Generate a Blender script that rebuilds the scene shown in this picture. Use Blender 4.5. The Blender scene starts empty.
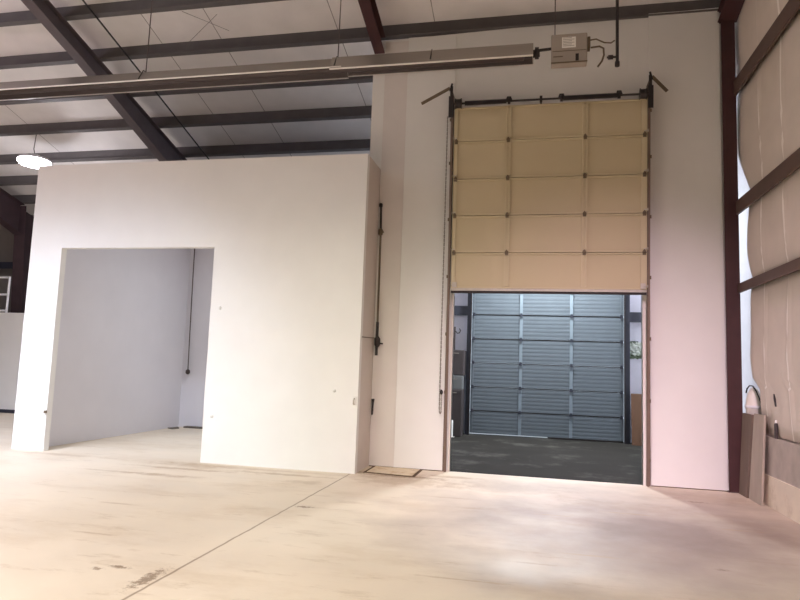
import bpy, math, random
from mathutils import Vector, Matrix
random.seed(7)
S = bpy.context.scene
COL = S.collection
PI = math.pi

# ------------------------------------------------------------------ materials
def lin(c):
    return tuple(((v/255)/12.92 if v/255 <= .04045 else ((v/255+.055)/1.055)**2.4) for v in c)

def mat(name, rgb, rough=.6, metal=0., noise=.08, scale=6., bump=0., emit=None, stretch=(1,1,1), spec=.5, stain=None):
    """procedural material: base colour varied by noise, optional bump and larger stains"""
    m = bpy.data.materials.new(name); m.use_nodes = True
    nt = m.node_tree; N = nt.nodes; L = nt.links
    b = N['Principled BSDF']
    b.inputs['Roughness'].default_value = rough
    b.inputs['Metallic'].default_value = metal
    b.inputs['Specular IOR Level'].default_value = spec
    tc = N.new('ShaderNodeTexCoord'); mp = N.new('ShaderNodeMapping')
    mp.inputs['Scale'].default_value = stretch
    L.new(tc.outputs['Object'], mp.inputs['Vector'])
    nz = N.new('ShaderNodeTexNoise'); nz.inputs['Scale'].default_value = scale; nz.inputs['Detail'].default_value = 6
    L.new(mp.outputs[0], nz.inputs['Vector'])
    cr = N.new('ShaderNodeValToRGB')
    base = lin(rgb)
    cr.color_ramp.elements[0].position = .3; cr.color_ramp.elements[1].position = .7
    cr.color_ramp.elements[0].color = tuple(v*(1-noise) for v in base)+(1,)
    cr.color_ramp.elements[1].color = tuple(min(1, v*(1+noise)) for v in base)+(1,)
    L.new(nz.outputs['Fac'], cr.inputs['Fac'])
    out = cr.outputs['Color']
    if stain:
        sc, col, lo, hi = stain
        n2 = N.new('ShaderNodeTexNoise'); n2.inputs['Scale'].default_value = sc; n2.inputs['Detail'].default_value = 8
        n2.inputs['Roughness'].default_value = .7
        L.new(mp.outputs[0], n2.inputs['Vector'])
        r2 = N.new('ShaderNodeValToRGB'); r2.color_ramp.elements[0].position = lo; r2.color_ramp.elements[1].position = hi
        L.new(n2.outputs['Fac'], r2.inputs['Fac'])
        mx = N.new('ShaderNodeMixRGB'); mx.inputs['Color2'].default_value = lin(col)+(1,)
        L.new(r2.outputs['Color'], mx.inputs['Fac']); L.new(out, mx.inputs['Color1']); out = mx.outputs['Color']
    L.new(out, b.inputs['Base Color'])
    if bump:
        bp = N.new('ShaderNodeBump'); bp.inputs['Strength'].default_value = bump; bp.inputs['Distance'].default_value = .02
        L.new(nz.outputs['Fac'], bp.inputs['Height']); L.new(bp.outputs[0], b.inputs['Normal'])
    if emit:
        b.inputs['Emission Color'].default_value = lin(emit[0])+(1,); b.inputs['Emission Strength'].default_value = emit[1]
    return m

def floor_material():
    m = bpy.data.materials.new('sealed_concrete'); m.use_nodes = True
    nt = m.node_tree; N = nt.nodes; L = nt.links; b = N['Principled BSDF']
    tc = N.new('ShaderNodeTexCoord'); pos = tc.outputs['Object']
    def noise(scale, detail=6, rough=.6, stretch=(1,1,1)):
        mp = N.new('ShaderNodeMapping'); mp.inputs['Scale'].default_value = stretch
        L.new(pos, mp.inputs['Vector'])
        n = N.new('ShaderNodeTexNoise'); n.inputs['Scale'].default_value = scale; n.inputs['Detail'].default_value = detail
        n.inputs['Roughness'].default_value = rough; L.new(mp.outputs[0], n.inputs['Vector']); return n.outputs['Fac']
    def ramp(src, lo, hi, a=(0,0,0), c=(1,1,1)):
        r = N.new('ShaderNodeValToRGB'); r.color_ramp.elements[0].position = lo; r.color_ramp.elements[1].position = hi
        r.color_ramp.elements[0].color = a+(1,); r.color_ramp.elements[1].color = c+(1,)
        L.new(src, r.inputs['Fac']); return r.outputs['Color']
    def math_(op, a, c=None):
        n = N.new('ShaderNodeMath'); n.operation = op
        for i, v in enumerate((a, c)):
            if v is None: continue
            if isinstance(v, (int, float)): n.inputs[i].default_value = v
            else: L.new(v, n.inputs[i])
        return n.outputs[0]
    def mix(fac, c1, c2):
        n = N.new('ShaderNodeMixRGB'); L.new(fac, n.inputs['Fac'])
        if isinstance(c1, tuple): n.inputs['Color1'].default_value = c1+(1,)
        else: L.new(c1, n.inputs['Color1'])
        n.inputs['Color2'].default_value = c2+(1,); return n.outputs['Color']
    col = ramp(noise(.8, 5), .3, .7, lin((200,187,168)), lin((216,203,184)))
    # broad worn and dirty patches, drawn out sideways like mop trails
    f = math_('MULTIPLY', ramp(noise(.9, 8, .7, (.55,1.4,1)), .5, .7), .5)
    col = mix(f, col, lin((178,156,128)))
    f = math_('MULTIPLY', ramp(noise(2.2, 8, .75, (.5,1.9,1)), .57, .72), .55)
    col = mix(f, col, lin((150,124,92)))
    f = math_('MULTIPLY', ramp(noise(7, 8, .8, (.6,1.6,1)), .64, .74), .38)
    col = mix(f, col, lin((120,96,70)))
    sx = N.new('ShaderNodeSeparateXYZ'); L.new(pos, sx.inputs[0])
    # scuffs, stains, the dirt along the walls and broad mauve-grey patches at right: (x, y, rx, ry, darkness)
    warp = noise(5, 6, .7); speck = noise(22, 6, .75); soft = noise(1.1, 5, .55)
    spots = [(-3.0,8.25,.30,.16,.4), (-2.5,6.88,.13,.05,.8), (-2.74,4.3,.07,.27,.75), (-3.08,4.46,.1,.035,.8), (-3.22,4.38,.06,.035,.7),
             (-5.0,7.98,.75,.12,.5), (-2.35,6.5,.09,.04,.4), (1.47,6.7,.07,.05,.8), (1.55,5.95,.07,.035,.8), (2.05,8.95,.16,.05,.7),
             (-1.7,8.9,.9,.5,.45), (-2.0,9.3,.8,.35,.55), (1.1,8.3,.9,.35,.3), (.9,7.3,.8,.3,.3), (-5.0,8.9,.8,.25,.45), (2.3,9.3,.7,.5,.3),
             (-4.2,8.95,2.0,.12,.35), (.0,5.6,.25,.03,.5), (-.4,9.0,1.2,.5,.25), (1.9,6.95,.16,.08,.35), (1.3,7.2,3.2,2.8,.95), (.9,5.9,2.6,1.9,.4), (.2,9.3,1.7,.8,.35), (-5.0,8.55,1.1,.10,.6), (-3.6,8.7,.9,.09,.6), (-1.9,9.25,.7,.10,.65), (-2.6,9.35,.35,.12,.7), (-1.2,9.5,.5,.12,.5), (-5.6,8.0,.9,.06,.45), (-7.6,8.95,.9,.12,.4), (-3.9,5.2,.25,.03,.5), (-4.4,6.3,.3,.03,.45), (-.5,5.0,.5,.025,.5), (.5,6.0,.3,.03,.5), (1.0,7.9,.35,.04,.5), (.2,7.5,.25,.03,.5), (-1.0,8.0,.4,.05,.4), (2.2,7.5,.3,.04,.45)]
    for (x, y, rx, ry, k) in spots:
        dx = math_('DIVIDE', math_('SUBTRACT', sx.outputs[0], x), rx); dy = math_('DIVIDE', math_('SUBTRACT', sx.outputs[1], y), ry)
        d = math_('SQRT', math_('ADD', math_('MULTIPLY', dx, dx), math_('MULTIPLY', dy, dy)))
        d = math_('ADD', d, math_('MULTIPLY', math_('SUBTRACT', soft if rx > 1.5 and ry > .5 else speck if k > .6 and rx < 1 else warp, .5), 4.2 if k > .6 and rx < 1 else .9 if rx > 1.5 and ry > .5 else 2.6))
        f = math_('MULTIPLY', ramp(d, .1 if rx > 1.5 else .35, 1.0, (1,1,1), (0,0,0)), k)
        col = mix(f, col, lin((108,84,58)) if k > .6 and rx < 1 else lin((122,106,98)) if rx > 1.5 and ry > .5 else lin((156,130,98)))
    # saw-cut control joint running towards the back
    wob = math_('MULTIPLY', math_('SUBTRACT', noise(3, 4), .5), .03)
    jx = math_('ABSOLUTE', math_('ADD', math_('SUBTRACT', sx.outputs[0], -2.645), wob))
    jf = ramp(jx, .006, .016, (1,1,1), (0,0,0))
    col = mix(math_('MULTIPLY', jf, .75), col, lin((112,92,68)))
    L.new(col, b.inputs['Base Color'])
    rr = ramp(noise(1.6, 6), .3, .75, (.42,)*3, (.65,)*3)
    L.new(rr, b.inputs['Roughness']); b.inputs['Specular IOR Level'].default_value = .45
    bp = N.new('ShaderNodeBump'); bp.inputs['Strength'].default_value = .08; bp.inputs['Distance'].default_value = .01
    L.new(noise(20, 6), bp.inputs['Height']); L.new(bp.outputs[0], b.inputs['Normal'])
    return m

def seam_material(name, rgb, dark, positions, axis, w=.012):
    m = mat(name, rgb, .75, noise=.05, scale=2., bump=.25)
    nt = m.node_tree; N = nt.nodes; L = nt.links; b = N['Principled BSDF']
    src = b.inputs['Base Color'].links[0].from_socket
    tc = N.new('ShaderNodeTexCoord'); sx = N.new('ShaderNodeSeparateXYZ'); L.new(tc.outputs['Object'], sx.inputs[0])
    for p in positions:
        a = N.new('ShaderNodeMath'); a.operation = 'SUBTRACT'; L.new(sx.outputs[axis], a.inputs[0]); a.inputs[1].default_value = p
        c = N.new('ShaderNodeMath'); c.operation = 'ABSOLUTE'; L.new(a.outputs[0], c.inputs[0])
        d = N.new('ShaderNodeMath'); d.operation = 'LESS_THAN'; L.new(c.outputs[0], d.inputs[0]); d.inputs[1].default_value = w
        x = N.new('ShaderNodeMixRGB'); L.new(d.outputs[0], x.inputs['Fac']); L.new(src, x.inputs['Color1']); x.inputs['Color2'].default_value = lin(dark)+(1,)
        src = x.outputs['Color']
    L.new(src, b.inputs['Base Color'])
    return m

M = {}
M['floor'] = floor_material()
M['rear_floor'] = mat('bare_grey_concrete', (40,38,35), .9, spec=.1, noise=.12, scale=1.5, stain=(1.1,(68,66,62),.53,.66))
M['paint'] = mat('white_wall_paint', (226,225,221), .6, noise=.015, scale=2.5, bump=.03)
M['dingy'] = mat('dingy_white_paint', (206,197,190), .6, noise=.03, scale=2.5)  # partition white darkened; the colour holds the side's shade
M['dingy2'] = mat('off_white_strip_paint', (217,211,206), .6, noise=.03, scale=2.5)  # a little less white than the tall wall
M['paint2'] = mat('white_partition_paint', (231,230,227), .6, noise=.015, scale=2.5, bump=.03)
M['alcove'] = mat('white_alcove_paint', (214,212,218), .65, noise=.02, scale=2.)
M['ceil'] = seam_material('white_vinyl_roof_insulation', (232,228,226), (150,144,141), [-11.62,-6.9,-5.7,-3.47,-1.75], 0, .008)
M['gable'] = mat('white_vinyl_wall_liner', (226,224,234), .6, noise=.03)
M['blanket'] = seam_material('tan_vinyl_insulation', (216,204,192), (244,236,228), [9.1-.785*k for k in range(24)], 1, .016)  # pale seam lines paint the light caught on the raised ridges
M['far_steel'] = mat('dark_shaded_maroon_steel', (66,50,54), .6, noise=.12, scale=5)
M['maroon'] = mat('maroon_primed_steel', (70,40,41), .55, noise=.12, scale=5)
M['rafter'] = mat('dark_mauve_primed_steel', (92,82,84), .55, noise=.10, scale=5)  # same maroon steel, lightened to mauve where light falls on it
M['purlin'] = mat('grey_brown_primed_steel', (92,88,88), .55, noise=.1, scale=4)
M['girt'] = mat('brown_primed_steel', (88,68,60), .55, noise=.12, scale=4)
M['cmu'] = mat('grey_rough_block', (176,164,154), .85, noise=.12, scale=5, bump=.4)
M['curb'] = mat('cream_painted_curb', (226,212,192), .6, noise=.06, scale=4, stain=(3,(190,170,145),.55,.75))
M['tan_door'] = mat('tan_painted_steel_door', (192,178,146), .5, noise=.02, scale=2)
M['tan_rail'] = mat('tan_door_rail', (198,185,153), .5, noise=.02, scale=2)
M['hinge'] = mat('dark_oxidised_steel', (104,90,72), .5, metal=.2, noise=.1)
M['dark'] = mat('black_oiled_steel', (46,40,40), .45, metal=.3, noise=.15)
M['galv'] = mat('galvanised_steel', (196,190,182), .4, metal=.45, noise=.06, scale=12)
M['jamb'] = mat('white_enamelled_jamb', (226,220,212), .4, noise=.03)
M['hall'] = mat('grey_hall_cladding', (120,114,110), .7, noise=.05)  # grey paints shade on the rear wall, damps bounce from unseen walls
M['angle'] = mat('brown_painted_angle', (112,94,82), .5, noise=.08)
M['rear_door'] = mat('blue_grey_ribbed_steel_door', (96,104,111), .42, metal=.2, noise=.05, scale=3)
M['rear_stile'] = mat('pale_galvanised_stile', (126,138,147), .4, metal=.2, noise=.05)
M['rear_post'] = mat('blue_black_steel', (44,46,58), .5, noise=.1)
M['reflector'] = mat('dull_aluminium_reflector', (150,144,138), .3, metal=.9, noise=.05, scale=3, stretch=(.3,4,4))
M['lip'] = mat('bright_reflector_lip', (238,234,228), .35, metal=.4, noise=.03)
M['liner'] = mat('sooty_reflector_inside', (56,47,46), .5, metal=.4, noise=.12, scale=3, stretch=(.4,3,3))  # dark colour paints the shade inside the hood
M['tube'] = mat('heat_darkened_steel_tube', (70,60,58), .45, metal=.5, noise=.12)
M['box'] = mat('grey_enamel_box', (158,148,138), .5, noise=.04)
M['label'] = mat('white_paper_label', (232,228,222), .6, noise=.02)
M['ink'] = mat('grey_print', (150,144,140), .6)
M['wire'] = mat('thin_dark_wire', (92,82,80), .5, metal=.3)
M['chain'] = mat('dull_zinc_chain', (150,140,130), .45, metal=.5, noise=.1)
M['cable'] = mat('black_rubber_cable', (26,23,24), .5)
M['white_tube'] = mat('white_enamel_tube', (238,238,240), .4, noise=.01)
M['lens'] = mat('lit_lamp_lens', (255,255,255), .4, emit=((246,244,255), 30.))
M['lamp_body'] = mat('white_lamp_housing', (220,220,222), .4)
M['pail'] = mat('translucent_white_plastic', (232,226,216), .4, noise=.04)
M['board'] = mat('weathered_grey_board', (172,160,146), .75, noise=.10, scale=3, stretch=(2,2,.5), bump=.2)
M['board_dark'] = mat('dark_weathered_board', (112,96,84), .8, noise=.14, scale=3, stretch=(2,2,.5), bump=.2)
M['ply'] = mat('brown_plywood', (98,68,48), .7, noise=.14, scale=3, stretch=(3,3,.6))
M['cab'] = mat('dark_brown_cabinet', (62,54,54), .6, noise=.1)
M['bin'] = mat('grey_plastic_bin', (104,106,106), .5, noise=.05)
M['plastic'] = mat('crumpled_white_plastic', (214,220,210), .4, noise=.05)
M['plastic_green'] = mat('dull_green_plastic', (110,124,98), .4, noise=.1)
M['plate'] = mat('tan_dirty_floor_plate', (206,190,164), .7, noise=.08, scale=5, stain=(4,(160,130,92),.5,.72))
M['gap'] = mat('dirt_filled_gap', (84,62,42), .9, noise=.2)
M['wood_chip'] = mat('dirty_dark_rubber', (92,84,74), .8, noise=.1)
M['apron'] = mat('outdoor_concrete', (190,188,184), .8, noise=.06)

# ------------------------------------------------------------------ mesh builder
class MB:
    def __init__(s): s.v = []; s.f = []; s.sm = []
    def add(s, vs, fs, smooth=False):
        n = len(s.v); s.v += [Vector(v) for v in vs]; s.f += [tuple(i+n for i in f) for f in fs]; s.sm += [smooth]*len(fs); return s
    def box(s, x0, x1, y0, y1, z0, z1):
        v = [(x0,y0,z0),(x1,y0,z0),(x1,y1,z0),(x0,y1,z0),(x0,y0,z1),(x1,y0,z1),(x1,y1,z1),(x0,y1,z1)]
        return s.add(v, [(3,2,1,0),(4,5,6,7),(0,1,5,4),(1,2,6,5),(2,3,7,6),(3,0,4,7)])
    def hexa(s, v):
        """eight corners: bottom loop then top loop"""
        return s.add(v, [(3,2,1,0),(4,5,6,7),(0,1,5,4),(1,2,6,5),(2,3,7,6),(3,0,4,7)])
    def prism(s, poly, axis, a, b):
        """poly of 2-D points swept along an axis from a to b (x: poly is (y,z); y: (x,z); z: (x,y))"""
        def P(p, t): return {'x':(t,p[0],p[1]), 'y':(p[0],t,p[1]), 'z':(p[0],p[1],t)}[axis]
        n = len(poly); v = [P(p, a) for p in poly]+[P(p, b) for p in poly]
        return s.add(v, [tuple(range(n-1,-1,-1)), tuple(range(n,2*n))]+[(i,(i+1)%n,n+(i+1)%n,n+i) for i in range(n)])
    def tube(s, pts, r, n=8, cap=True):
        pts = [Vector(p) for p in pts]; rings = []; up = None
        rs = r if isinstance(r, (list, tuple)) else [r]*len(pts)
        for i, p in enumerate(pts):
            t = (pts[min(i+1,len(pts)-1)]-pts[max(i-1,0)]).normalized()
            if up is None: up = Vector((0,0,1)) if abs(t.z) < .9 else Vector((1,0,0))
            a = t.cross(up).normalized(); up = a.cross(t).normalized()
            rings.append([p+(a*math.cos(2*PI*k/n)+up*math.sin(2*PI*k/n))*rs[i] for k in range(n)])
        v = [q for ring in rings for q in ring]; f = []
        for i in range(len(pts)-1):
            for k in range(n): f.append((i*n+k, i*n+(k+1)%n, (i+1)*n+(k+1)%n, (i+1)*n+k))
        s.add(v, f, True)
        if cap:
            s.add(rings[0], [tuple(range(n))]); s.add(rings[-1], [tuple(range(n-1,-1,-1))])
        return s
    def lathe(s, prof, c, n=24, axis='z'):
        v = []; f = []
        for (r, h) in prof:
            for k in range(n):
                a = 2*PI*k/n; x, y = r*math.cos(a), r*math.sin(a)
                v.append({'z':(c[0]+x,c[1]+y,c[2]+h), 'x':(c[0]+h,c[1]+x,c[2]+y), 'y':(c[0]+x,c[1]+h,c[2]+y)}[axis])
        m = len(prof)
        for i in range(m-1):
            for k in range(n): f.append((i*n+k, i*n+(k+1)%n, (i+1)*n+(k+1)%n, (i+1)*n+k))
        s.add(v, f, True)
        s.add(v[:n], [tuple(range(n-1,-1,-1))]); s.add(v[-n:], [tuple(range(n))])
        return s
    def build(s, name, material, parent=None, bevel=0., origin=None):
        me = bpy.data.meshes.new(name)
        o0 = WORLD.get(parent.name, Vector((0,0,0))) if parent else (Vector(origin) if origin else Vector((0,0,0)))
        me.from_pydata([tuple(v-o0) for v in s.v], [], s.f); me.update()
        import bmesh
        bm = bmesh.new(); bm.from_mesh(me); bmesh.ops.recalc_face_normals(bm, faces=bm.faces); bm.to_mesh(me); bm.free()
        for p, q in zip(me.polygons, s.sm): p.use_smooth = q
        me.materials.append(material)
        o = bpy.data.objects.new(name, me); COL.objects.link(o)
        if parent: o.parent = parent; WORLD[o.name] = o0
        else: o.location = o0; WORLD[o.name] = o0
        if bevel:
            b = o.modifiers.new('bevel', 'BEVEL'); b.width = bevel; b.segments = 2; b.limit_method = 'ANGLE'
        return o
WORLD = {}

def tag(o, label, cat, group=None, kind=None):
    o['label'] = label; o['category'] = cat
    if group: o['group'] = group
    if kind: o['kind'] = kind
    return o
def thing(name, loc, label, cat, group=None, kind=None):
    o = bpy.data.objects.new(name, None); COL.objects.link(o); o.location = loc; o.empty_display_size = .1
    WORLD[o.name] = Vector(loc)
    return tag(o, label, cat, group, kind)
def struct(name, mb, m, label, cat): return tag(mb.build(name, m), label, cat, kind='structure')

# ------------------------------------------------------------------ roof levels
SL = .28
def zr(base, y): return base-SL*(y-9.98)          # height on a plane parallel to the roof; base is its height over the tall wall
CEIL, PB, RB = 7.45, 7.19, 6.85                    # insulation, purlin underside, rafter underside
YB = 9.98                                          # front face of the tall wall
YP = 9.16                                          # front face of the partition

# ------------------------------------------------------------------ setting
YF_ = -24.2
struct('floor', MB().box(-26,3.3,YF_,YB+.02,-.2,0).box(-26,-2.78,YB+.02,16,-.2,0), M['floor'], 'cream sealed concrete floor with dirt stains and a saw-cut joint', 'floor')
struct('floor_rear', MB().box(-2.78,3.3,YB+.02,16,-.2,-.001), M['rear_floor'], 'dark grey bare concrete floor beyond the half-open tan door', 'floor')
struct('trim_1', MB().box(-12,14,16.05,24,-.25,-.03), M['apron'], 'pale concrete apron outside the grey rear door', 'ground')
def slab(x0,x1,y0,y1,base,t):
    return [(x0,y0,zr(base,y0)),(x1,y0,zr(base,y0)),(x1,y1,zr(base,y1)),(x0,y1,zr(base,y1)),
            (x0,y0,zr(base,y0)+t),(x1,y0,zr(base,y0)+t),(x1,y1,zr(base,y1)+t),(x0,y1,zr(base,y1)+t)]
RIDGE, YF = -6.0, -24.0
def roofz(y): return zr(CEIL, y) if y >= RIDGE else zr(CEIL, 2*RIDGE-y)
rf = MB().hexa(slab(-26.2,3.5,RIDGE,16.3,CEIL,.12))
rf.hexa([(-26.2,YF-.2,roofz(YF-.2)),(3.5,YF-.2,roofz(YF-.2)),(3.5,RIDGE,roofz(RIDGE)),(-26.2,RIDGE,roofz(RIDGE)),
         (-26.2,YF-.2,roofz(YF-.2)+.12),(3.5,YF-.2,roofz(YF-.2)+.12),(3.5,RIDGE,roofz(RIDGE)+.12),(-26.2,RIDGE,roofz(RIDGE)+.12)])
struct('ceiling', rf, M['ceil'], 'sloping white vinyl insulated roof underside above the purlins', 'ceiling')
gab = [(YF,0),(16.2,0),(16.2,roofz(16.2)),(RIDGE,roofz(RIDGE)),(YF,roofz(YF))]
struct('wall_right', MB().prism(gab,'x',3.16,3.3), M['gable'], 'white lined end wall behind the tan insulation and brown girts', 'wall')
struct('wall_left', MB().prism(gab,'x',-26.2,-26), M['hall'], 'far side wall of the hall', 'wall')
struct('wall_front', MB().box(-26,3.3,YF-.2,YF,0,roofz(YF)), M['hall'], 'wall of the hall facing the partition', 'wall')
zt = zr(CEIL,16)
struct('wall_rear_left', MB().box(-26,-8.2,16.0,16.1,0,zt), M['hall'], 'grey clad rear eave wall at the far left behind the guard rail', 'wall')  # continues the white rear wall; grey colour stands in for shade
rw = MB().box(-8.2,-1.60,16.0,16.1,0,zt).box(2.08,3.3,16.0,16.1,0,zt).box(-1.60,2.08,16.0,16.1,4.25,zt)
struct('wall_rear', rw, M['gable'], 'white lined rear eave wall around the grey ribbed door', 'wall')

# tall wall with the doorway, cut to the roof
OX0, OX1, OZ = -1.285, 1.555, 3.05
WT = 7.2
struct('wall_back', MB().prism([(-2.78,0),(OX0,0),(OX0,OZ),(OX1,OZ),(OX1,0),(2.72,0),(2.72,7.27),(-2.78,7.13)], 'y', YB, YB+.08),
       M['paint'], 'tall white painted wall around the half-open tan overhead door', 'wall')
struct('trim_2', MB().box(-2.17,-1.36,YB-.03,YB,0.012,7.14), M['paint'], 'raised white sheet on the tall wall just left of the door track', 'trim')
struct('trim_7', MB().box(-2.57,-2.175,YB-.012,YB,0.012,7.1), M['dingy2'], 'slightly dingy white strip on the tall wall beside the partition', 'trim')
struct('trim_3', MB().box(1.665,2.68,YB-.03,YB,0.012,7.24), M['paint'], 'raised white sheet on the tall wall between door track and maroon column', 'trim')
struct('trim_4', MB().box(-2.57,-1.36,YB-.034,YB-.0005,0,.011).box(1.665,2.72,YB-.034,YB-.0005,0,.011), M['gap'], 'dark gap along the foot of the tall wall', 'trim')

for x0, x1, n, side in ((OX0-.03,OX0,5,'left'),(OX1,OX1+.05,6,'right')):
    struct('trim_%d' % n, MB().box(x0,x1,YB-.02,YB+.09,0,OZ), M['jamb'], 'bright metal jamb edge on the %s of the doorway under the tan door' % side, 'trim')

# partition room
PT = 4.86
PX0, PX1, AX0, AX1, AZ = -8.54, -2.58, -7.92, -5.075, 3.40
struct('wall_partition', MB().prism([(PX0,0),(AX0,0),(AX0,AZ),(AX1,AZ),(AX1,0),(PX1,0),(PX1,PT),(PX0,PT)], 'y', YP, YP+.12),
       M['paint2'], 'low white painted partition wall with a large square doorless opening', 'wall')
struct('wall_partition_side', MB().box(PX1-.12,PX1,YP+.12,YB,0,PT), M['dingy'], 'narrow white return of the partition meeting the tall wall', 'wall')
struct('wall_alcove_left', MB().box(PX0,-8.2,YP+.12,13.8,0,PT), M['alcove'], 'pale lavender left inner wall seen through the square opening', 'wall')
struct('wall_alcove_back', MB().box(-8.2,PX1,13.68,13.8,0,PT), M['alcove'], 'pale grey back wall seen through the square opening', 'wall')
struct('wall_alcove_right', MB().box(-2.9,-2.79,YB,13.68,0,PT), M['alcove'], 'right inner wall of the partitioned room', 'wall')
struct('ceiling_alcove', MB().box(-8.2,-2.9,YP+.12,13.68,PT-.2,PT-.02).box(-2.9,PX1-.12,YP+.12,YB,PT-.2,PT-.02), M['alcove'], 'flat ceiling of the partitioned room', 'ceiling')  # unseen slab put in to block bounce towards the roof

struct('roof_alcove', MB().box(-8.2,-2.9,YP+.12,13.68,PT-.02,PT-.001).box(-2.9,PX1-.12,YP+.12,YB,PT-.02,PT-.001), M['cab'], 'dusty dark top of the partitioned room', 'roof')  # unseen dark layer added to keep the roof above dim
# office box at the far left
struct('wall_office', MB().box(-22,-11.5,14.4,14.55,0,2.66), M['paint'], 'low pale wall at the far left below the white guard rail', 'wall')
struct('baseboard_office', MB().box(-22,-11.5,14.37,14.4,0,.09), M['rear_post'], 'dark baseboard along the low wall at the far left', 'baseboard')

# right side knee wall
struct('wall_knee', MB().box(2.93,3.16,YF,9.86,.385,.87), M['cmu'], 'rough grey block ledge below the tan insulation', 'wall')
struct('baseboard_right', MB().box(2.915,3.16,YF,9.86,0,.385), M['curb'], 'cream painted curb at the foot of the right wall', 'baseboard')

# ------------------------------------------------------------------ steel frame
def purlin(y, label):
    o = MB()
    zb = zr(PB, y)
    # Z section: bottom lip and flange towards the viewer, web, top flange away
    t = .012; d = CEIL-PB; w = .09
    poly = [(y-w,zb+SL*w+.025),(y-w,zb+SL*w),(y,zb),(y,zb+d-t),(y+w,zb+d-t-SL*w),(y+w,zb+d-SL*w),(y-t,zb+d),(y-t,zb+t),(y-w+t,zb+t+SL*w),(y-w+t,zb+SL*w+.025)]
    return tag(o.prism(poly, 'x', -25.9, 3.02).build('roof_purlin', M['purlin'], origin=(-11,y,zb)), label, 'purlin', 'roof purlins')
for y, lab in ((8.06,'grey-brown steel roof purlin, the nearest one, just out of view above the heater'),
               (9.06,'grey-brown steel roof purlin nearest the viewer at the top of the photo'),
               (10.03,'grey-brown steel roof purlin running along the top edge of the tall wall'),
               (11.01,'grey-brown steel roof purlin showing just under the tube heater'),
               (12.01,'grey-brown steel roof purlin the lit lamp hangs from'),
               (13.08,'grey-brown steel roof purlin just above the partition top, behind the lit lamp'),
               (14.0,'grey-brown steel roof purlin second from lowest, at far left beside the partition corner'),
               (14.92,'grey-brown steel roof purlin lowest of all, at far left beside the partition corner')):
    purlin(y, lab)

def rafter(x0, w, low, m, label):
    """I-section frame rafter under the purlins; low is its underside as (y, depth) points"""
    y1 = low[-1][0]
    t = thing('steel_rafter', (x0+w/2, y1, zr(PB,y1)-low[-1][1]), label, 'rafter', 'roof rafters')
    top = [(y, zr(PB-.004,y)) for y, d in low]; bot = [(y, zr(PB-.004,y)-d) for y, d in low]
    up = lambda L, h: [(y, z+h) for y, z in L]
    MB().prism(bot+up(bot,.014)[::-1],'x',x0,x0+w).build('bottom_flange', m, t)
    MB().prism(up(bot,.014)+up(top,-.014)[::-1],'x',x0+w/2-.005,x0+w/2+.005).build('web', m, t)
    MB().prism(up(top,-.014)+top[::-1],'x',x0,x0+w).build('top_flange', m, t)
    return t
rafter(-8.36,.2,[(-5.9,.28),(7,.28),(9.5,.33),(13,.56),(15.98,.76)],M['rafter'],'long dark steel rafter slanting down to the middle of the partition top')
rafter(-2.76,.18,[(-5.9,.30),(YB-.03,.30)],M['maroon'],'dark maroon steel rafter ending at the top left corner of the tall wall')
rafter(2.66,.27,[(-5.9,.19),(YB-.01,.19)],M['maroon'],'dark maroon steel end rafter above the column right of the tan door')
# stub of connection plate where the middle rafter meets the wall
# end-wall column
c = thing('steel_column', (2.81,YB,0), 'dark maroon steel column right of the tan door, beside the insulated wall', 'column')
MB().box(2.693,2.885,YB-.08,YB-.066,.012,7.0).build('front_flange', M['maroon'], c)
MB().box(2.784,2.794,YB-.066,YB+.1,.012,7.0).build('web', M['maroon'], c)
MB().box(2.693,2.885,YB+.1,YB+.114,.012,7.0).build('rear_flange', M['maroon'], c)
MB().box(2.675,2.91,YB-.1,YB+.13,0,.012).build('base_plate', M['maroon'], c)

# far-left rigid frame: tapered column and its rafter with a deep knee
c = thing('steel_column', (-14.42,15.4,0), 'dark steel column standing behind the white guard rail at the far left', 'column')
def colprism(xa, xb, f0, f1):
    return MB().hexa([(xa,f0[0],0),(xb,f0[0],0),(xb,f0[1],0),(xa,f0[1],0),(xa,f1[0],f1[2]),(xb,f1[0],f1[2]),(xb,f1[1],f1[2]),(xa,f1[1],f1[2])])
colprism(-14.60,-14.24,(15.35,15.37),(14.95,14.97,5.76)).build('front_flange', M['far_steel'], c)
MB().hexa([(-14.425,15.37,0),(-14.415,15.37,0),(-14.415,15.7,0),(-14.425,15.7,0),(-14.425,14.97,5.7),(-14.415,14.97,5.7),(-14.415,15.7,5.5),(-14.425,15.7,5.5)]).build('web', M['far_steel'], c)
MB().box(-14.60,-14.24,15.7,15.72,0,5.5).build('rear_flange', M['far_steel'], c)
rafter(-14.56,.28,[(-5.9,.35),(11,.40),(14.951,.86)],M['far_steel'],'dark steel rafter with a deep knee at the far left edge of the photo')

def girt(z0, z1, label, y1=9.93):
    m2 = MB().box(2.85,2.862,-9.8,y1,z0+.012,z1-.012).box(2.85,3.03,-9.8,y1,z1-.012,z1).box(2.85,2.885,-9.8,y1,z0,z0+.012)
    return tag(m2.build('wall_girt', M['girt'], origin=(2.94,0,z0)), label, 'girt', 'brown girts on the right wall')
girt(5.80,6.03,'uppermost brown steel girt on the insulated right wall, meeting the column near the photo top')
girt(3.985,4.185,'middle brown steel girt on the insulated right wall, level with the tan door')
girt(2.83,2.96,'lowest brown steel girt on the insulated right wall, level with the tan door bottom')

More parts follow.
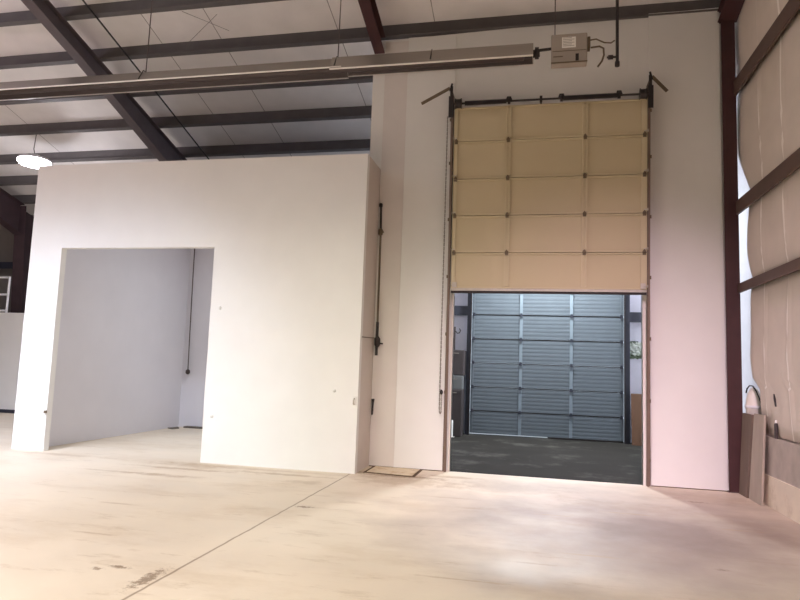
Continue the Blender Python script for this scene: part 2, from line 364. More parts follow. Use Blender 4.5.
# insulation blankets between the girts, each bulging, with raised seams and a curved free edge by the column
def blanket(z0, z1, edge, label):
    me = MB(); ny, nz = 330, 14
    def ez(z):
        for (za, ya), (zb_, yb) in zip(edge, edge[1:]):
            if za <= z <= zb_: return ya+(yb-ya)*(z-za)/(zb_-za)
        return edge[0][1] if z < edge[0][0] else edge[-1][1]
    seams = [9.1-.785*k for k in range(24)]; edge = [(z, y*1.022) for z, y in edge]
    vs = []
    for i in range(ny+1):
        for j in range(nz+1):
            v = j/nz; z = z0+(z1-z0)*v; y = ez(z)+(-9.0-ez(z))*(i/ny)
            x = 2.98-.04*math.sin(PI*v)**.6
            for sm in seams:
                d = abs(y-sm)
                if d < .09: x += -.020*max(0,1-d/.045)+.012*max(0,1-abs(d-.06)/.03)
            x += .006*math.sin(2.1*y+3*z)+.004*math.sin(5.3*y-2*z)
            x += .03*math.exp(-abs(y-ez(z))/.08)
            vs.append((x, y, z))
    fs = [(i*(nz+1)+j, i*(nz+1)+j+1, (i+1)*(nz+1)+j+1, (i+1)*(nz+1)+j) for i in range(ny) for j in range(nz)]
    me.add(vs, fs, True)
    o = me.build('insulation_blanket', M['blanket'], origin=(2.98,0,z0))
    s = o.modifiers.new('thick', 'SOLIDIFY'); s.thickness = .015; s.offset = 0
    return tag(o, label, 'insulation', 'tan insulation on the right wall')
tag(MB().box(3.118,3.128,9.3,10.35,.88,7.0).build('vinyl_liner', M['gable'], origin=(3.015,9.9,1.6)), 'white vinyl liner showing in the gap between maroon column and tan insulation', 'liner')
blanket(.885,2.93,[(.88,9.2),(1.50,9.22),(1.62,9.5),(1.86,9.59),(2.27,9.55),(2.7,9.57),(2.8,9.57)],'lowest strip of tan wall insulation, above the block ledge with the white pail')
blanket(2.97,4.15,[(2.97,9.46),(3.18,9.54),(3.41,9.61),(3.69,9.60),(3.95,9.57)],'short strip of tan wall insulation between the middle and lowest girts')
blanket(4.20,5.99,[(4.2,9.44),(4.44,9.58),(4.78,9.80),(5.02,9.95),(5.8,9.97)],'strip of tan wall insulation between the uppermost and middle girts')
blanket(6.04,7.3,[(6.0,9.97),(7.4,9.97)],'topmost strip of tan wall insulation above the uppermost girt')

# ------------------------------------------------------------------ tan overhead door, half raised
DX0, DX1, DY = -1.315, 1.59, 9.93          # the door and its tracks lean into the hall as they rise
LEAN = .05
def lean(mb):
    for v in mb.v: v.y -= LEAN*v.z
    return mb
joints = [2.845,3.405,3.99,4.575,5.175,5.73]
D = thing('overhead_door', (.14,DY,2.83), 'tan panelled overhead door raised half way in the tall white wall', 'garage door', kind='thing')
st = [(-.50,-.42),(.655,.735)]
for a, b in zip(joints, joints[1:]):
    s = lean(MB().box(DX0,DX1,DY+.012,DY+.05,a+.004,b-.004)).build('door_section', M['tan_door'], D)
    lean(MB().box(DX0,DX1,DY-.006,DY+.012,b-.03,b-.006).box(DX0,DX1,DY-.006,DY+.012,a+.006,a+.03)).build('rail', M['tan_rail'], s)
    for (xa, xb) in st:
        lean(MB().box(xa,xa+.022,DY-.020,DY+.012,a+.036,b-.036).box(xa+.022,xb-.022,DY,DY+.012,a+.036,b-.036).box(xb-.022,xb,DY-.020,DY+.012,a+.036,b-.036)).build('stile', M['tan_rail'], s)
    for xa, xb in ((DX0,DX0+.06),(DX1-.085,DX1)):
        lean(MB().box(xa,xb,DY-.012,DY+.012,a+.006,b-.006)).build('end_stile', M['tan_rail'], s)
for z in joints[1:-1]:
    for x in (DX0+.04,-.46,.695,DX1-.04):
        lean(MB().prism([(x-.024,z-.042),(x+.024,z-.042),(x+.024,z+.016),(x,z+.045),(x-.024,z+.016)],'y',DY-.030,DY-.0205).tube([(x-.028,DY-.030,z-.005),(x+.028,DY-.030,z-.005)],.009)).build('hinge', M['hinge'], D)
for z in joints[:-1]:
    for x, sg in ((DX0,-1),(DX1,1)):
        lean(MB().tube([(x-sg*.05,DY-.03,z+.05),(x+sg*.004,DY-.03,z+.05)],.008).lathe([(.012,-.006),(.022,-.006),(.022,.006),(.012,.006)],(x+sg*.006,DY-.03,z+.05),12,'x')).build('roller', M['galv'], D)
lean(MB().box(DX0,DX1,DY-.006,DY+.056,2.81,2.848)).build('bottom_bar', M['galv'], D)
lean(MB().box(DX0,DX1,DY+.005,DY+.045,2.775,2.81)).build('rubber_seal', M['dark'], D)
for x in (DX0+.02, DX1-.09):
    lean(MB().box(x,x+.07,DY-.03,DY-.013,2.86,2.94)).build('lift_bracket', M['galv'], D)

def track(sg, xin, label):
    """vertical lift track: channel, wall angle, jack brackets, top plate and angled brace"""
    t = thing('door_track', (xin,DY,0), label, 'track', 'tracks of the tan door')
    x0, x1 = sorted((xin, xin+sg*.034))
    lean(MB().box(x0,x1,DY-.035,DY-.030,0,5.95).box(x0,x1,DY+.02,DY+.025,0,5.95).box(*sorted((xin+sg*.034,xin+sg*.030)),DY-.03,DY+.02,0,5.95)).build('channel', M['angle'], t)  # brown colour stands in for the shade on the channel
    MB().box(*sorted((xin+sg*.03,xin+sg*.06)),YB-.036,YB-.031,0,6.05).prism([(YB-.036,0),(DY+.026,0),(DY+.026-LEAN*6.05,6.05),(YB-.036,6.05)],'x',*sorted((xin+sg*.030,xin+sg*.034))).build('wall_angle', M['angle'], t)
    for z in (.35,1.2,2.1,3.0,3.9,4.8,5.5):
        lean(MB().box(*sorted((xin+sg*.02,xin+sg*.05)),DY-.040,DY-.036,z,z+.05)).build('track_bracket', M['hinge'], t)
    lean(MB().box(*sorted((xin-sg*.005,xin+sg*.07)),DY-.06,DY-.045,5.56,5.9).box(*sorted((xin+sg*.005,xin+sg*.05)),DY-.06,DY-.045,5.9,6.06)).build('top_plate', M['dark'], t)
    yb = DY-LEAN*6-.06
    p = Vector((xin+sg*(.055 if sg < 0 else .05),yb,6.035)); q = Vector((xin+sg*.51,yb,5.80)) if sg < 0 else Vector((xin+sg*.26,yb,5.79))
    d = (q-p).normalized(); n = Vector((-d.z,0,d.x))*.024
    e = Vector((0,.012,0))
    MB().hexa([p-n, q-n, q-n+e, p-n+e, p+n, q+n, q+n+e, p+n+e]).build('brace', M['hinge'], t)
    MB().tube([(xin+sg*.02,yb-.006,6.10),(xin+sg*.05,yb-.006,5.98)],.016).build('brace_bolt', M['dark'], t)
    return t
track(-1,-1.334,'left track of the tan door, beside the hanging pull chain')
track(1,1.595,'right track of the tan door, nearer the maroon column')

ys, zs = DY-LEAN*5.8-.12, 5.745
T = thing('torsion_shaft', (.12,ys,zs), 'black torsion spring shaft across the top of the tan door', 'shaft')
MB().tube([(-1.31,ys,zs),(1.59,ys,zs)],.016,10).build('shaft', M['dark'], T)
for xa, xb in ((-1.14,-.49),(.36,1.16)):
    n = 46
    coil = MB()
    for k in range(n):
        x = xa+(xb-xa)*k/n
        coil.lathe([(.028,0),(.038,.3*(xb-xa)/n),(.038,.7*(xb-xa)/n),(.028,(xb-xa)/n)],(x,ys,zs),10,'x')
    coil.build('spring', M['dark'], T)
for x in (-.455,.335,1.17):
    MB().lathe([(.02,-.02),(.05,-.02),(.05,.02),(.02,.02)],(x,ys,zs),12,'x').prism([(x-.055,zs),(x+.055,zs),(x+.03,zs+.07),(x-.03,zs+.07)],'y',ys-.012,ys+.012).build('spring_cone', M['dark'], T)
MB().box(0.01,.05,ys-.02,ys+.02,zs-.04,zs+.05).box(0.015,.045,ys+.02,YB,zs+.02,zs+.04).build('centre_bearing', M['dark'], T)
for x in (-1.24,1.51):
    MB().lathe([(.03,-.05),(.085,-.05),(.07,-.03),(.07,.03),(.085,.05),(.03,.05)],(x,ys,zs),16,'x').build('cable_drum', M['dark'], T)

# hand chain
K = thing('pull_chain', (-1.44,YB-.12,.88), 'thin looped hand chain hanging left of the tan door track', 'chain')
def links(x, y, z0, z1):
    m = MB(); z = z0; k = 0
    while z < z1-.03:
        if k % 2: m.tube([(x-.006,y,z),(x-.006,y,z+.04)],.0035,5).tube([(x+.006,y,z),(x+.006,y,z+.04)],.0035,5)
        else: m.tube([(x,y-.006,z),(x,y-.006,z+.04)],.0035,5).tube([(x,y+.006,z),(x,y+.006,z+.04)],.0035,5)
        z += .034; k += 1
    return m
links(-1.455,YB-.12,.92,5.7).build('chain_strand', M['hinge'], K)
links(-1.425,YB-.12,.92,1.24).build('chain_strand', M['chain'], K)
MB().tube([(-1.455,YB-.12,.93),(-1.45,YB-.12,.90),(-1.44,YB-.12,.89),(-1.43,YB-.12,.90),(-1.425,YB-.12,.93)],.007,6).build('chain_loop', M['hinge'], K)
MB().lathe([(.008,-.04),(.026,-.015),(.026,.015),(.008,.04)],(-1.43,YB-.12,1.22),10).build('chain_hook', M['dark'], K)

# ------------------------------------------------------------------ room beyond the door
RY = 15.75
RX0, RX1 = -1.56, 2.03
R_ = thing('overhead_door', (.24,RY,0), 'closed blue-grey ribbed steel overhead door seen through the opening under the tan door', 'garage door', kind='thing')
rj = [.03,.585,1.165,1.755,2.35,2.95,3.55,4.15]
for a, b in zip(rj, rj[1:]):
    poly = [(RY+.05,a+.012),(RY,a+.012)]
    n = 6; h = (b-a-.03)/n
    for k in range(n):
        z = a+.012+h*k
        poly += [(RY,z+.002),(RY,z+h*.45),(RY+.0018,z+h*.6),(RY+.0018,z+h*.9)]
    poly += [(RY,b-.018),(RY+.05,b-.018)]
    s = MB().prism(poly,'x',RX0,RX1).build('door_section', M['rear_door'], R_)
    for x in (RX0,-.395,.80,RX1-.06):
        w = .06 if x in (RX0,RX1-.06) else .075
        MB().box(x,x+w,RY-.025,RY-.002,a+.02,b-.02).build('stile', M['rear_stile'] if w > .07 else M['rear_door'], s)
    MB().box(RX0,RX1,RY+.02,RY+.045,b-.016,b+.010).build('joint_gasket', M['dark'], s)
MB().box(.3,RX1,RY+.0,RY+.04,.004,.04).build('rubber_seal', M['dark'], R_)
for z in rj[1:-1]:
    for x in (RX0+.05,-.357,.838,RX1-.05):
        MB().prism([(x-.04,z-.035),(x+.04,z-.035),(x+.025,z+.045),(x-.025,z+.045)],'y',RY-.05,RY-.027).build('hinge', M['rear_post'], R_)
g = MB()
for xa, xb, lab in ((-1.67,-1.572,'blue-black steel door post left of the grey ribbed door'),(2.045,2.16,'blue-black steel door post right of the grey ribbed door')):
    t = thing('door_post', (xa,RY-.05,0), lab, 'post', 'posts of the grey rear door')
    MB().box(xa,xb,RY-.12,RY+.06,0,5.2).build('post', M['rear_post'], t)
    e = xb if xa < 0 else xa
    MB().box(e-.012,e+.012,RY-.16,RY-.125,0,4.2).build('guide_track', M['dark'], t)
for xa, xb, z, lab in ((-2.76,-1.68,2.92,'dark horizontal rear wall girt left of the grey ribbed door'),(2.17,3.02,2.83,'dark horizontal rear wall girt right of the grey ribbed door')):
    tag(MB().box(xa,xb,RY-.02,RY-.005,z,z+.24).box(xa,xb,RY-.005,RY+.2,z+.22,z+.24).build('wall_girt', M['rear_post'], origin=((xa+xb)/2,RY,z)), lab, 'girt', 'girts on the rear wall')

def crate(name, x0, x1, y0, y1, z0, z1, m, label, cat, front='door', hm=None):
    t = thing(name, ((x0+x1)/2,(y0+y1)/2,z0), label, cat)
    MB().box(x0,x1,y0+.02,y1,z0,z1).build('body', m, t, bevel=.008)
    MB().box(x0+.02,x1-.02,y0,y0+.019,z0+.02,z1-.02).build(front, m, t, bevel=.004)
    MB().tube([(x0+.12,y0-.015,z1-.08),(x1-.12,y0-.015,z1-.08)],.008).build('handle', hm or M['chain'], t)
    return t
crate('floor_cabinet',-2.62,-1.70,15.05,15.60,0,1.10,M['cab'],'dark low cabinet on the floor left of the grey ribbed door','cabinet')
crate('storage_bin',-2.4,-1.70,15.1,15.5,1.10,1.42,M['bin'],'light grey bin on the dark cabinet left of the grey door','bin','front')
crate('wall_cabinet',-2.62,-1.69,15.25,15.98,1.43,2.04,M['cab'],'dark brown cabinet directly above the light grey bin','cabinet')
t = thing('hanging_tool', (-1.97,15.55,2.04), 'dark hanging bar with a curled hook above the dark brown cabinet', 'tool')
MB().box(-2.0,-1.945,15.55,15.58,2.05,2.62).build('bar', M['cab'], t)
MB().tube([(-1.95+.0,15.56,2.52),(-1.90,15.56,2.46),(-1.85,15.56,2.47),(-1.82,15.56,2.53),(-1.85,15.56,2.58)],.012).build('hook', M['dark'], t)
t = thing('bollard', (-1.93,14.9,0), 'short white post on the floor left of the grey ribbed door', 'post')
MB().lathe([(.035,0),(.035,.36),(.028,.38)],(-1.90,14.9,.012),14).build('post', M['paint'], t)
MB().box(-1.97,-1.83,14.83,14.97,0,.012).build('base_plate', M['galv'], t)
pl = MB().hexa([(2.17,15.42,0),(2.98,15.42,0),(2.98,15.44,0),(2.17,15.44,0),(2.17,15.55,1.16),(2.98,15.55,1.16),(2.98,15.57,1.16),(2.17,15.57,1.16)])
tag(pl.build('plywood_sheet', M['ply'], origin=(2.5,15.5,0)), 'brown plywood sheet leaning right of the grey ribbed door', 'board')
t = thing('plastic_sheet', (2.3,15.9,1.95), 'crumpled white and green plastic hanging right of the grey ribbed door', 'plastic')
random.seed(3)
def crumple(x0,x1,z0,z1,y,amp,n=9):
    vs = [(x0+(x1-x0)*i/n+random.uniform(-.02,.02), y+random.uniform(-amp,amp), z0+(z1-z0)*j/n+random.uniform(-.02,.02)) for i in range(n+1) for j in range(n+1)]
    return MB().add(vs,[(i*(n+1)+j,i*(n+1)+j+1,(i+1)*(n+1)+j+1,(i+1)*(n+1)+j) for i in range(n) for j in range(n)])
for mb, nm, m in ((crumple(2.18,2.52,2.05,2.36,15.85,.05),'white_fold','plastic'),(crumple(2.2,2.55,1.98,2.06,15.84,.04),'green_fold','plastic_green'),(crumple(2.17,2.36,2.34,2.38,15.84,.03,5),'green_fold','plastic_green')):
    o = mb.build(nm, M[m], t); sd = o.modifiers.new('thick','SOLIDIFY'); sd.thickness = .01

# ------------------------------------------------------------------ tube heater
HY, HZ = 7.95, 5.60
H = thing('tube_heater', (-4,HY,HZ), 'long aluminium infrared tube heater hung across the hall with a grey burner box', 'heater')
def hood(x0, x1, sc=1., tilt=0.):
    ca, sa = math.cos(tilt), math.sin(tilt)
    def pl(prof): return [(HY+sc*(p[0]*ca-p[1]*sa), HZ+sc*(p[0]*sa+p[1]*ca)) for p in prof]
    sh = MB().prism(pl([(-.175,0),(-.06,.175),(.06,.175),(.175,0),(.170,-.003),(.057,.169),(-.057,.169),(-.170,-.003)]),'x',x0,x1).build('reflector', M['reflector'], H)
    MB().prism(pl([(-.168,.002),(-.056,.168),(.056,.168),(.168,.002),(.164,.002),(.053,.164),(-.053,.164),(-.164,.002)]),'x',x0+.003,x1-.003).build('inner_lining', M['liner'], sh)
    MB().prism(pl([(-.183,-.008),(-.178,.006),(-.168,.002),(-.166,-.012)]),'x',x0,x1).prism(pl([(.183,-.008),(.178,.006),(.168,.002),(.166,-.012)]),'x',x0,x1).build('lip', M['lip'], sh)
    return sh
hood(-10.5,-2.62)
hood(-2.78,-.08,1.08,.16)
e = MB().prism([(HY+1.03*(p[0]*math.cos(.13)-p[1]*math.sin(.13)), HZ+1.03*(p[0]*math.sin(.13)+p[1]*math.cos(.13))) for p in [(-.16,0),(-.058,.165),(.058,.165),(.16,0)]],'x',-.092,-.085)
e.build('end_cap', M['reflector'], H)
MB().tube([(-10.4,HY,HZ+.06),(-.2,HY,HZ+.06)],.06,14).build('radiant_tube', M['tube'], H)
MB().tube([(-.2,HY,HZ+.07),(.0,HY,HZ+.085)],.05,12).lathe([(.03,0),(.075,0),(.075,.05),(.03,.05)],(-.06,HY,HZ+.085),12,'x').tube([(-.02,HY,HZ+.12),(.15,HY,HZ+.13)],.02).build('flue_coupling', M['dark'], H)
for x in (-8.9,-5.7,-2.72,-1.4):
    MB().tube([(x,HY-.175,HZ+.02),(x,HY-.075,HZ+.195),(x,HY+.075,HZ+.195),(x,HY+.165,HZ+.03)],.008,6).build('hanger_bracket', M['dark'], H)
for x, zt_ in ((-5.71,zr(PB,8.0)),(-2.73,zr(PB,8.0)-.31),(.19,zr(PB,8.0)),(-8.9,zr(PB,8.0))):
    z0 = HZ+.19 if x < 0 else HZ+.15
    MB().tube([(x,HY,z0),(x,HY+.02,zt_-.02)],.008,6).build('hanging_chain', M['wire'], H)
bx = MB().box(.145,.59,HY-.04,HY+.10,5.505,5.90).build('burner_box', M['box'], H, bevel=.012)
MB().box(.278,.448,HY-0.0460,HY-0.0410,5.71,5.85).build('label_plate', M['label'], bx)
ink = MB()
for k in range(6): ink.box(.29,.29+(.14 if k % 2 else .11),HY-0.0475,HY-0.0465,5.835-.021*k,5.842-.021*k)
ink.build('label_print', M['ink'], bx)
MB().box(.16,.575,HY-0.0450,HY-0.0410,5.665,5.672).box(.17,.29,HY-0.0460,HY-0.0410,5.592,5.602).box(.145,.59,HY-0.0500,HY-0.0410,5.507,5.522).build('cover_seam', M['hinge'], bx)
MB().box(.445,.485,HY-0.0520,HY-0.0410,5.53,5.62).build('air_inlet', M['dark'], bx)
MB().box(.59,.625,HY-.06,HY+.04,5.68,5.83).build('junction_box', M['hinge'], bx)
# conduits off the box
MB().tube([(.62,HY,5.81),(.70,HY,5.82),(.80,HY,5.765),(.88,HY,5.755),(.925,HY,5.785)],.009,6).build('wiring_conduit', M['hinge'], H)
gp = thing('gas_pipe', (.95,HY,5.45), 'dark vertical gas drop pipe right of the grey burner box', 'pipe')
MB().tube([(.955,HY,5.45),(.955,HY,zr(PB,HY)+.05)],.02,10).build('pipe', M['dark'], gp)
MB().tube([(.955,HY,5.565),(.83,HY,5.565)],.014,8).lathe([(.012,-.03),(.028,-.03),(.028,.03),(.012,.03)],(.875,HY,5.565),10,'x').build('shutoff_valve', M['dark'], gp)
MB().tube([(.634,HY,5.71),(.74,HY,5.72),(.79,HY,5.69),(.795,HY,5.60),(.77,HY,5.52),(.72,HY,5.45)],.012,8).build('flexible_hose', M['hinge'], gp)
MB().lathe([(.02,-.03),(.03,-.03),(.03,.03),(.02,.03)],(.955,HY,5.47),10).build('drip_cap', M['dark'], gp)

# ------------------------------------------------------------------ lamp
LX, LY, LZ = -11.32, 12.0, 5.96
Lm = thing('high_bay_lamp', (LX,LY,LZ), 'glaring lit high bay lamp hanging above the left end of the partition', 'lamp')
MB().lathe([(.05,.17),(.10,.17),(.16,.10),(.33,.085),(.36,.04),(.05,.04)],(LX,LY,LZ),28).build('housing', M['lamp_body'], Lm)
MB().lathe([(.33,.035),(.35,.0),(.30,-.06),(.16,-.10),(.02,-.11)],(LX,LY,LZ),28).build('lens', M['lens'], Lm)
MB().tube([(LX,LY,LZ+.17),(LX-.05,LY,LZ+.32),(LX-.02,LY,zr(PB,LY)-.01)],.010,6).build('cord', M['wire'], Lm)

# ------------------------------------------------------------------ wires and cables under the roof
o = MB().tube([(-7.5,6.5,zr(PB,6.5)-.04),(-7.53,10.3,zr(PB,10.3)-.035),(-7.56,12.7,zr(PB,12.7)-.04),(-7.58,14.8,zr(PB,14.8)-.04)],.016,6)
tag(o.build('power_cable', M['cable'], origin=(-7.53,10,7)), 'thin black cable running down under the purlins right of the long rafter', 'cable')
for pts, lab in (([(-6.04,9.25,7.55),(-5.4,9.75,7.42)],'faint roof bracing wire crossing from upper left above the tube heater'),
                 ([(-6.33,9.90,7.30),(-5.4,9.30,7.47)],'faint roof bracing wire crossing from lower left above the tube heater')):
    tag(MB().tube(pts,.004,5).build('bracing_wire', M['wire'], origin=pts[0]), lab, 'wire', 'roof bracing wires')

# ------------------------------------------------------------------ pipe in the corner beside the partition
W = thing('air_pipe', (-2.54,YB-.06,1.72), 'thin dark vertical pipe in the corner between partition and tall wall', 'pipe')
px, py = -2.545, YB-.018
MB().tube([(px,py,4.24),(px+.012,py,3.85)],.018,8).build('upper_pipe', M['dark'], W)
MB().lathe([(.012,-.03),(.03,-.02),(.03,.03),(.012,.04)],(px,py-.012,4.24),10).build('end_cap', M['dark'], W)
MB().tube([(px+.012,py,3.8),(px+.02,py,2.05)],.017,8).build('lower_pipe', M['hinge'], W)
MB().lathe([(.018,-.06),(.038,-.04),(.038,.04),(.018,.06)],(px+.014,py-.02,3.79),10).tube([(px+.014,py,3.78),(px+.06,py-.01,3.80)],.022,8).build('coupling', M['hinge'], W)
MB().tube([(px+.02,py-.006,2.3),(px+.02,py-.006,1.76)],.024,8).lathe([(.02,-.09),(.05,-.05),(.05,.05),(.02,.09)],(px+.035,py-.035,1.98),10).tube([(px+.05,py-.035,1.96),(px+.13,py-.035,1.95)],.012).build('regulator', M['dark'], W)
MB().tube([(px,py,2.04),(px-.01,YP+.5,2.03),(px-.02,YP+.06,2.02)],.008,6).build('wall_strap', M['hinge'], W)
tag(MB().tube([(-2.545,YB-.04,1.06),(-2.55,YB-.03,1.0),(-2.555,YB-.027,.81)],[.026,.018,.016],8).build('pipe_stub', M['dark'], origin=(-2.55,YB-.06,.81)), 'short dark pipe stub low in the corner beside the partition', 'pipe')
t = thing('wall_hook', (-2.63,YP,1.07), 'small white hook near the right edge of the partition', 'hook')
MB().box(-2.66,-2.60,YP-.012,YP,1.0,1.13).build('plate', M['paint'], t, bevel=.004)
MB().tube([(-2.63,YP-.01,1.1),(-2.63,YP-.05,1.07),(-2.63,YP-.05,1.03),(-2.63,YP-.02,1.01)],.012,8).build('hook', M['galv'], t)
t = thing('wall_latch', (-7.96,YP,.64), 'small broken latch on the left jamb of the square opening', 'latch')
MB().box(-8.01,-7.93,YP-.01,YP,.58,.70).build('plate', M['paint'], t, bevel=.003)
MB().box(-7.955,-7.91,YP-.03,YP-.005,.615,.66).build('bolt', M['hinge'], t)
for x, z, lab in ((-4.91,2.42,'small wall patch right of the square opening, at head height of the partition'),(-4.93,.72,'small wall anchor low on the partition right of the square opening'),(-2.95,1.2,'small wall anchor near the partition edge beside the white hook')):
    tag(MB().lathe([(.028,0),(.024,-.012),(.006,-.014)],(x,YP,z),10,'y').build('wall_anchor', M['paint'], origin=(x,YP,z)), lab, 'anchor', 'wall anchors on the partition')

# hanging switch cord in the alcove corner
t = thing('hanging_pull_switch', (-8.02,13.6,1.28), 'thin hanging pull cord in the corner seen through the square opening', 'cord')
MB().tube([(-8.06,13.6,4.66),(-8.05,13.6,3.6),(-8.03,13.6,2.4),(-8.01,13.6,1.33)],.013,6).build('cord', M['wire'], t)
MB().lathe([(.015,.06),(.05,.03),(.05,-.03),(.015,-.06)],(-8.01,13.6,1.29),12).build('pull_handle', M['tube'], t)
tag(MB().box(-7.97,-7.2,13.5,13.66,0,.035).build('rubber_mat', M['wood_chip'], origin=(-7.6,13.55,0), bevel=.01), 'flat dark strip on the floor against the back wall inside the square opening', 'mat')
tag(MB().prism([(-8.18,13.2),(-8.0,13.1),(-7.95,13.3),(-8.1,13.5)],'z',0,.02).build('rubber_scrap', M['wood_chip'], origin=(-8.07,13.3,0)), 'small dark scrap on the floor below the hanging pull cord', 'scrap')

# ------------------------------------------------------------------ floor plate by the tall wall
t = thing('floor_plate', (-2.1,9.6,0), 'tan plate set in a dirty dark gap on the floor by the tall wall', 'floor plate')
MB().prism([(-2.50,9.34),(-1.70,9.24),(-1.70,9.93),(-2.50,9.945)],'z',.001,.006).build('gap', M['gap'], t)
MB().prism([(-2.455,9.39),(-1.745,9.30),(-1.745,9.925),(-2.455,9.94)],'z',.006,.012).build('plate', M['plate'], t)

# ------------------------------------------------------------------ guard rail at the far left
t = thing('guard_rail', (-15,14.48,2.66), 'white tubular guard rail on top of the low wall at the far left', 'railing')
for z, nm in ((3.63,'top_rail'),(3.16,'mid_rail'),(2.72,'toe_rail')):
    MB().tube([(-20,14.48,z),(-14.08,14.48,z)],.028,8).build(nm, M['white_tube'], t)
for x in (-14.08,-16.0,-17.9,-19.8):
    MB().tube([(x,14.48,2.66),(x,14.48,3.655)],.03,8).build('post', M['white_tube'], t)
tag(MB().box(-25.9,-14.62,15.72,15.74,4.07,4.27).box(-25.9,-14.62,15.74,15.98,4.25,4.27).build('wall_girt', M['rear_post'], origin=(-18,15.8,4.07)), 'dark horizontal girt above the white guard rail at the far left', 'girt')

# ------------------------------------------------------------------ things by the right wall
b = MB().hexa([(2.82,9.03,.0),(2.85,9.03,.0),(2.85,9.50,.0),(2.82,9.50,.0),(2.87,9.00,1.14),(2.90,9.00,1.14),(2.90,9.38,1.14),(2.87,9.38,1.14)])
tag(b.build('plank', M['board'], origin=(2.85,9.2,0), bevel=.004), 'light weathered grey board leaning on the block ledge below the white pail', 'board', 'boards leaning by the column')
b = MB().hexa([(2.80,9.52,.0),(2.83,9.52,.0),(2.83,9.85,.0),(2.80,9.85,.0),(2.85,9.40,1.12),(2.88,9.40,1.12),(2.88,9.80,1.12),(2.85,9.80,1.12)])
tag(b.build('plank', M['board_dark'], origin=(2.85,9.6,0), bevel=.004), 'dark weathered board leaning between the grey board and the maroon column', 'board', 'boards leaning by the column')
t = thing('pail', (3.0,9.79,.87), 'white plastic pail with a black bail handle on the ledge behind the boards', 'pail')
PXc, PYc = 3.0, 9.79
MB().lathe([(.08,.005),(.095,.02),(.105,.32),(.108,.33),(.108,.36),(.104,.366),(.098,.44),(.08,.52),(.05,.58),(.025,.605),(.005,.61)],(PXc,PYc,.87),26).build('body', M['pail'], t)
MB().lathe([(.111,.32),(.116,.325),(.116,.355),(.111,.36)],(PXc,PYc,.87),26).build('rim', M['white_tube'], t)
pts = [(2.875,9.70,1.40),(2.885,9.69,1.46),(2.915,9.68,1.505),(2.955,9.675,1.50),(2.995,9.67,1.43),(3.03,9.67,1.34),(3.06,9.67,1.24),(3.085,9.68,1.12)]
MB().tube(pts,.010,6).build('bail_handle', M['cable'], t)
tag(MB().tube([(2.90,8.72,1.42),(2.895,8.68,1.36),(2.895,8.65,1.27)],[.008,.014,.010],6).build('strap_end', M['dark'], origin=(2.9,8.68,1.27)), 'short dark strap end sticking out of the lowest tan insulation', 'strap')
t = thing('spray_can', (2.985,8.80,.87), 'small dark can on the block ledge beside the grey board', 'can')
MB().lathe([(.02,0),(.023,.01),(.023,.17),(.014,.19)],(2.943,8.80,.87),14).build('body', M['cab'], t)
MB().lathe([(.012,.19),(.012,.225),(.006,.23)],(2.943,8.80,.87),12).build('cap', M['paint'], t)

# ------------------------------------------------------------------ lights, mostly out of frame: hall down lamps; tilted, upward and room fills added
def aim(loc, to): return (Vector(to)-Vector(loc)).to_track_quat('-Z', 'Y').to_euler()
def area(name, loc, power, color, size, spread, rot=(0,0,0)):
    l = bpy.data.lights.new(name, 'AREA'); l.shape = 'DISK'; l.size = size; l.energy = power; l.color = color; l.spread = math.radians(spread)
    o = bpy.data.objects.new(name, l); o.location = loc; o.rotation_euler = rot; COL.objects.link(o); return o
def point(name, loc, power, color, size):
    l = bpy.data.lights.new(name, 'POINT'); l.energy = power; l.color = color; l.shadow_soft_size = size
    o = bpy.data.objects.new(name, l); o.location = loc; COL.objects.link(o); return o
W1 = (1,1,1)
LIGHTS = {  # group: (power per lamp, colour)
 'down_left': (282.7,(0.941,0.899,1.000)),
 'down_mid': (104.0,(1.000,0.894,0.713)),
 'down_right': (85.4,(1.000,1.000,0.713)),
 'tilt_left': (48.7,(0.713,0.805,1.000)),
 'tilt_mid': (11.8,(0.983,1.000,0.796)),
 'tilt_right': (64.4,(1.000,0.713,0.887)),
 'alcove': (68.8,(0.931,0.982,1.000)),
 'rear': (690.0,(.90,.965,1.0)),
 'glow': (70.0,(.93,.92,1.0)),
 'up_left': (898.5,(0.713,0.851,1.000)),
 'bare_left': (128.6,(1.000,0.714,0.921)),
 }
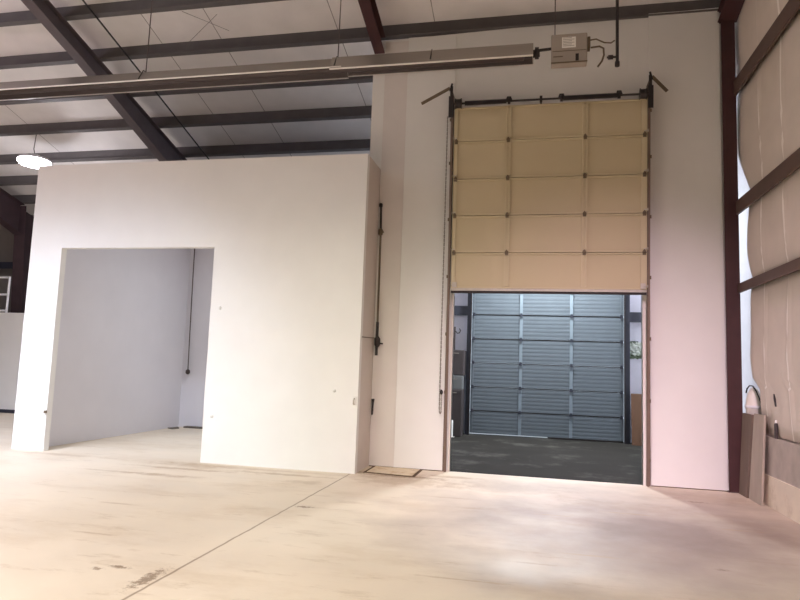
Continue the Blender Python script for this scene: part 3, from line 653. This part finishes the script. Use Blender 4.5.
def L_(g): return LIGHTS[g]
for g, xs in (('left',(-12,-9.4,-6.8)),('mid',(-4.2,-1.6)),('right',(1.0,))):
    for x in xs:
        p, c = L_('down_'+g); area('down_'+g, (x,1.2,6.3), p, c, .7, 150)
        p, c = L_('tilt_'+g); area('tilt_'+g, (x,0,8), p, c, .9, 39, aim((x,0,8),(x,10,-.4)))
p, c = L_('alcove'); area('alcove', (-5.2,11.6,4.55), p, c, .6, 170)
p, c = L_('rear'); area('rear', (.24,14.75,5.7), p, c, .6, 180)
p, c = L_('glow'); point('glow', (LX,LY,LZ-.35), p, c, .2)
p, c = L_('up_left'); area('up_left', (-12.5,1.0,6.8), p, c, 1.0, 180, (PI,0,0))
p, c = L_('bare_left'); point('bare_left', (-11.5,5.6,6.4), p, c, .25)
w = bpy.data.worlds.new('sky'); S.world = w; w.use_nodes = True
bg = w.node_tree.nodes['Background']; bg.inputs[0].default_value = (.75,.87,1,1); bg.inputs[1].default_value = 1.6

# ------------------------------------------------------------------ camera
yaw, pitch, roll = math.radians(-12.2604), math.radians(5.9831), math.radians(2.0530)
cy, sy, cp, sp = math.cos(yaw), math.sin(yaw), math.cos(pitch), math.sin(pitch)
f = Vector((sy*cp, cy*cp, sp)); r = Vector((cy,-sy,0)); u = r.cross(f)
r2 = r*math.cos(roll)+u*math.sin(roll); u2 = u*math.cos(roll)-r*math.sin(roll)
cam = bpy.data.cameras.new('camera'); co = bpy.data.objects.new('camera', cam); COL.objects.link(co)
co.matrix_world = Matrix(((r2.x,u2.x,-f.x,0),(r2.y,u2.y,-f.y,0),(r2.z,u2.z,-f.z,1.6),(0,0,0,1)))
cam.sensor_width = 36; cam.lens = 631.08/800*36; cam.clip_end = 200
S.camera = co

S.view_settings.view_transform = 'Standard'; S.view_settings.look = 'None'; S.view_settings.gamma = 1
S.view_settings.use_curve_mapping = False; S.view_settings.exposure = 0.0
S.cycles.use_denoising = True
S.cycles.max_bounces = 10; S.cycles.diffuse_bounces = 7
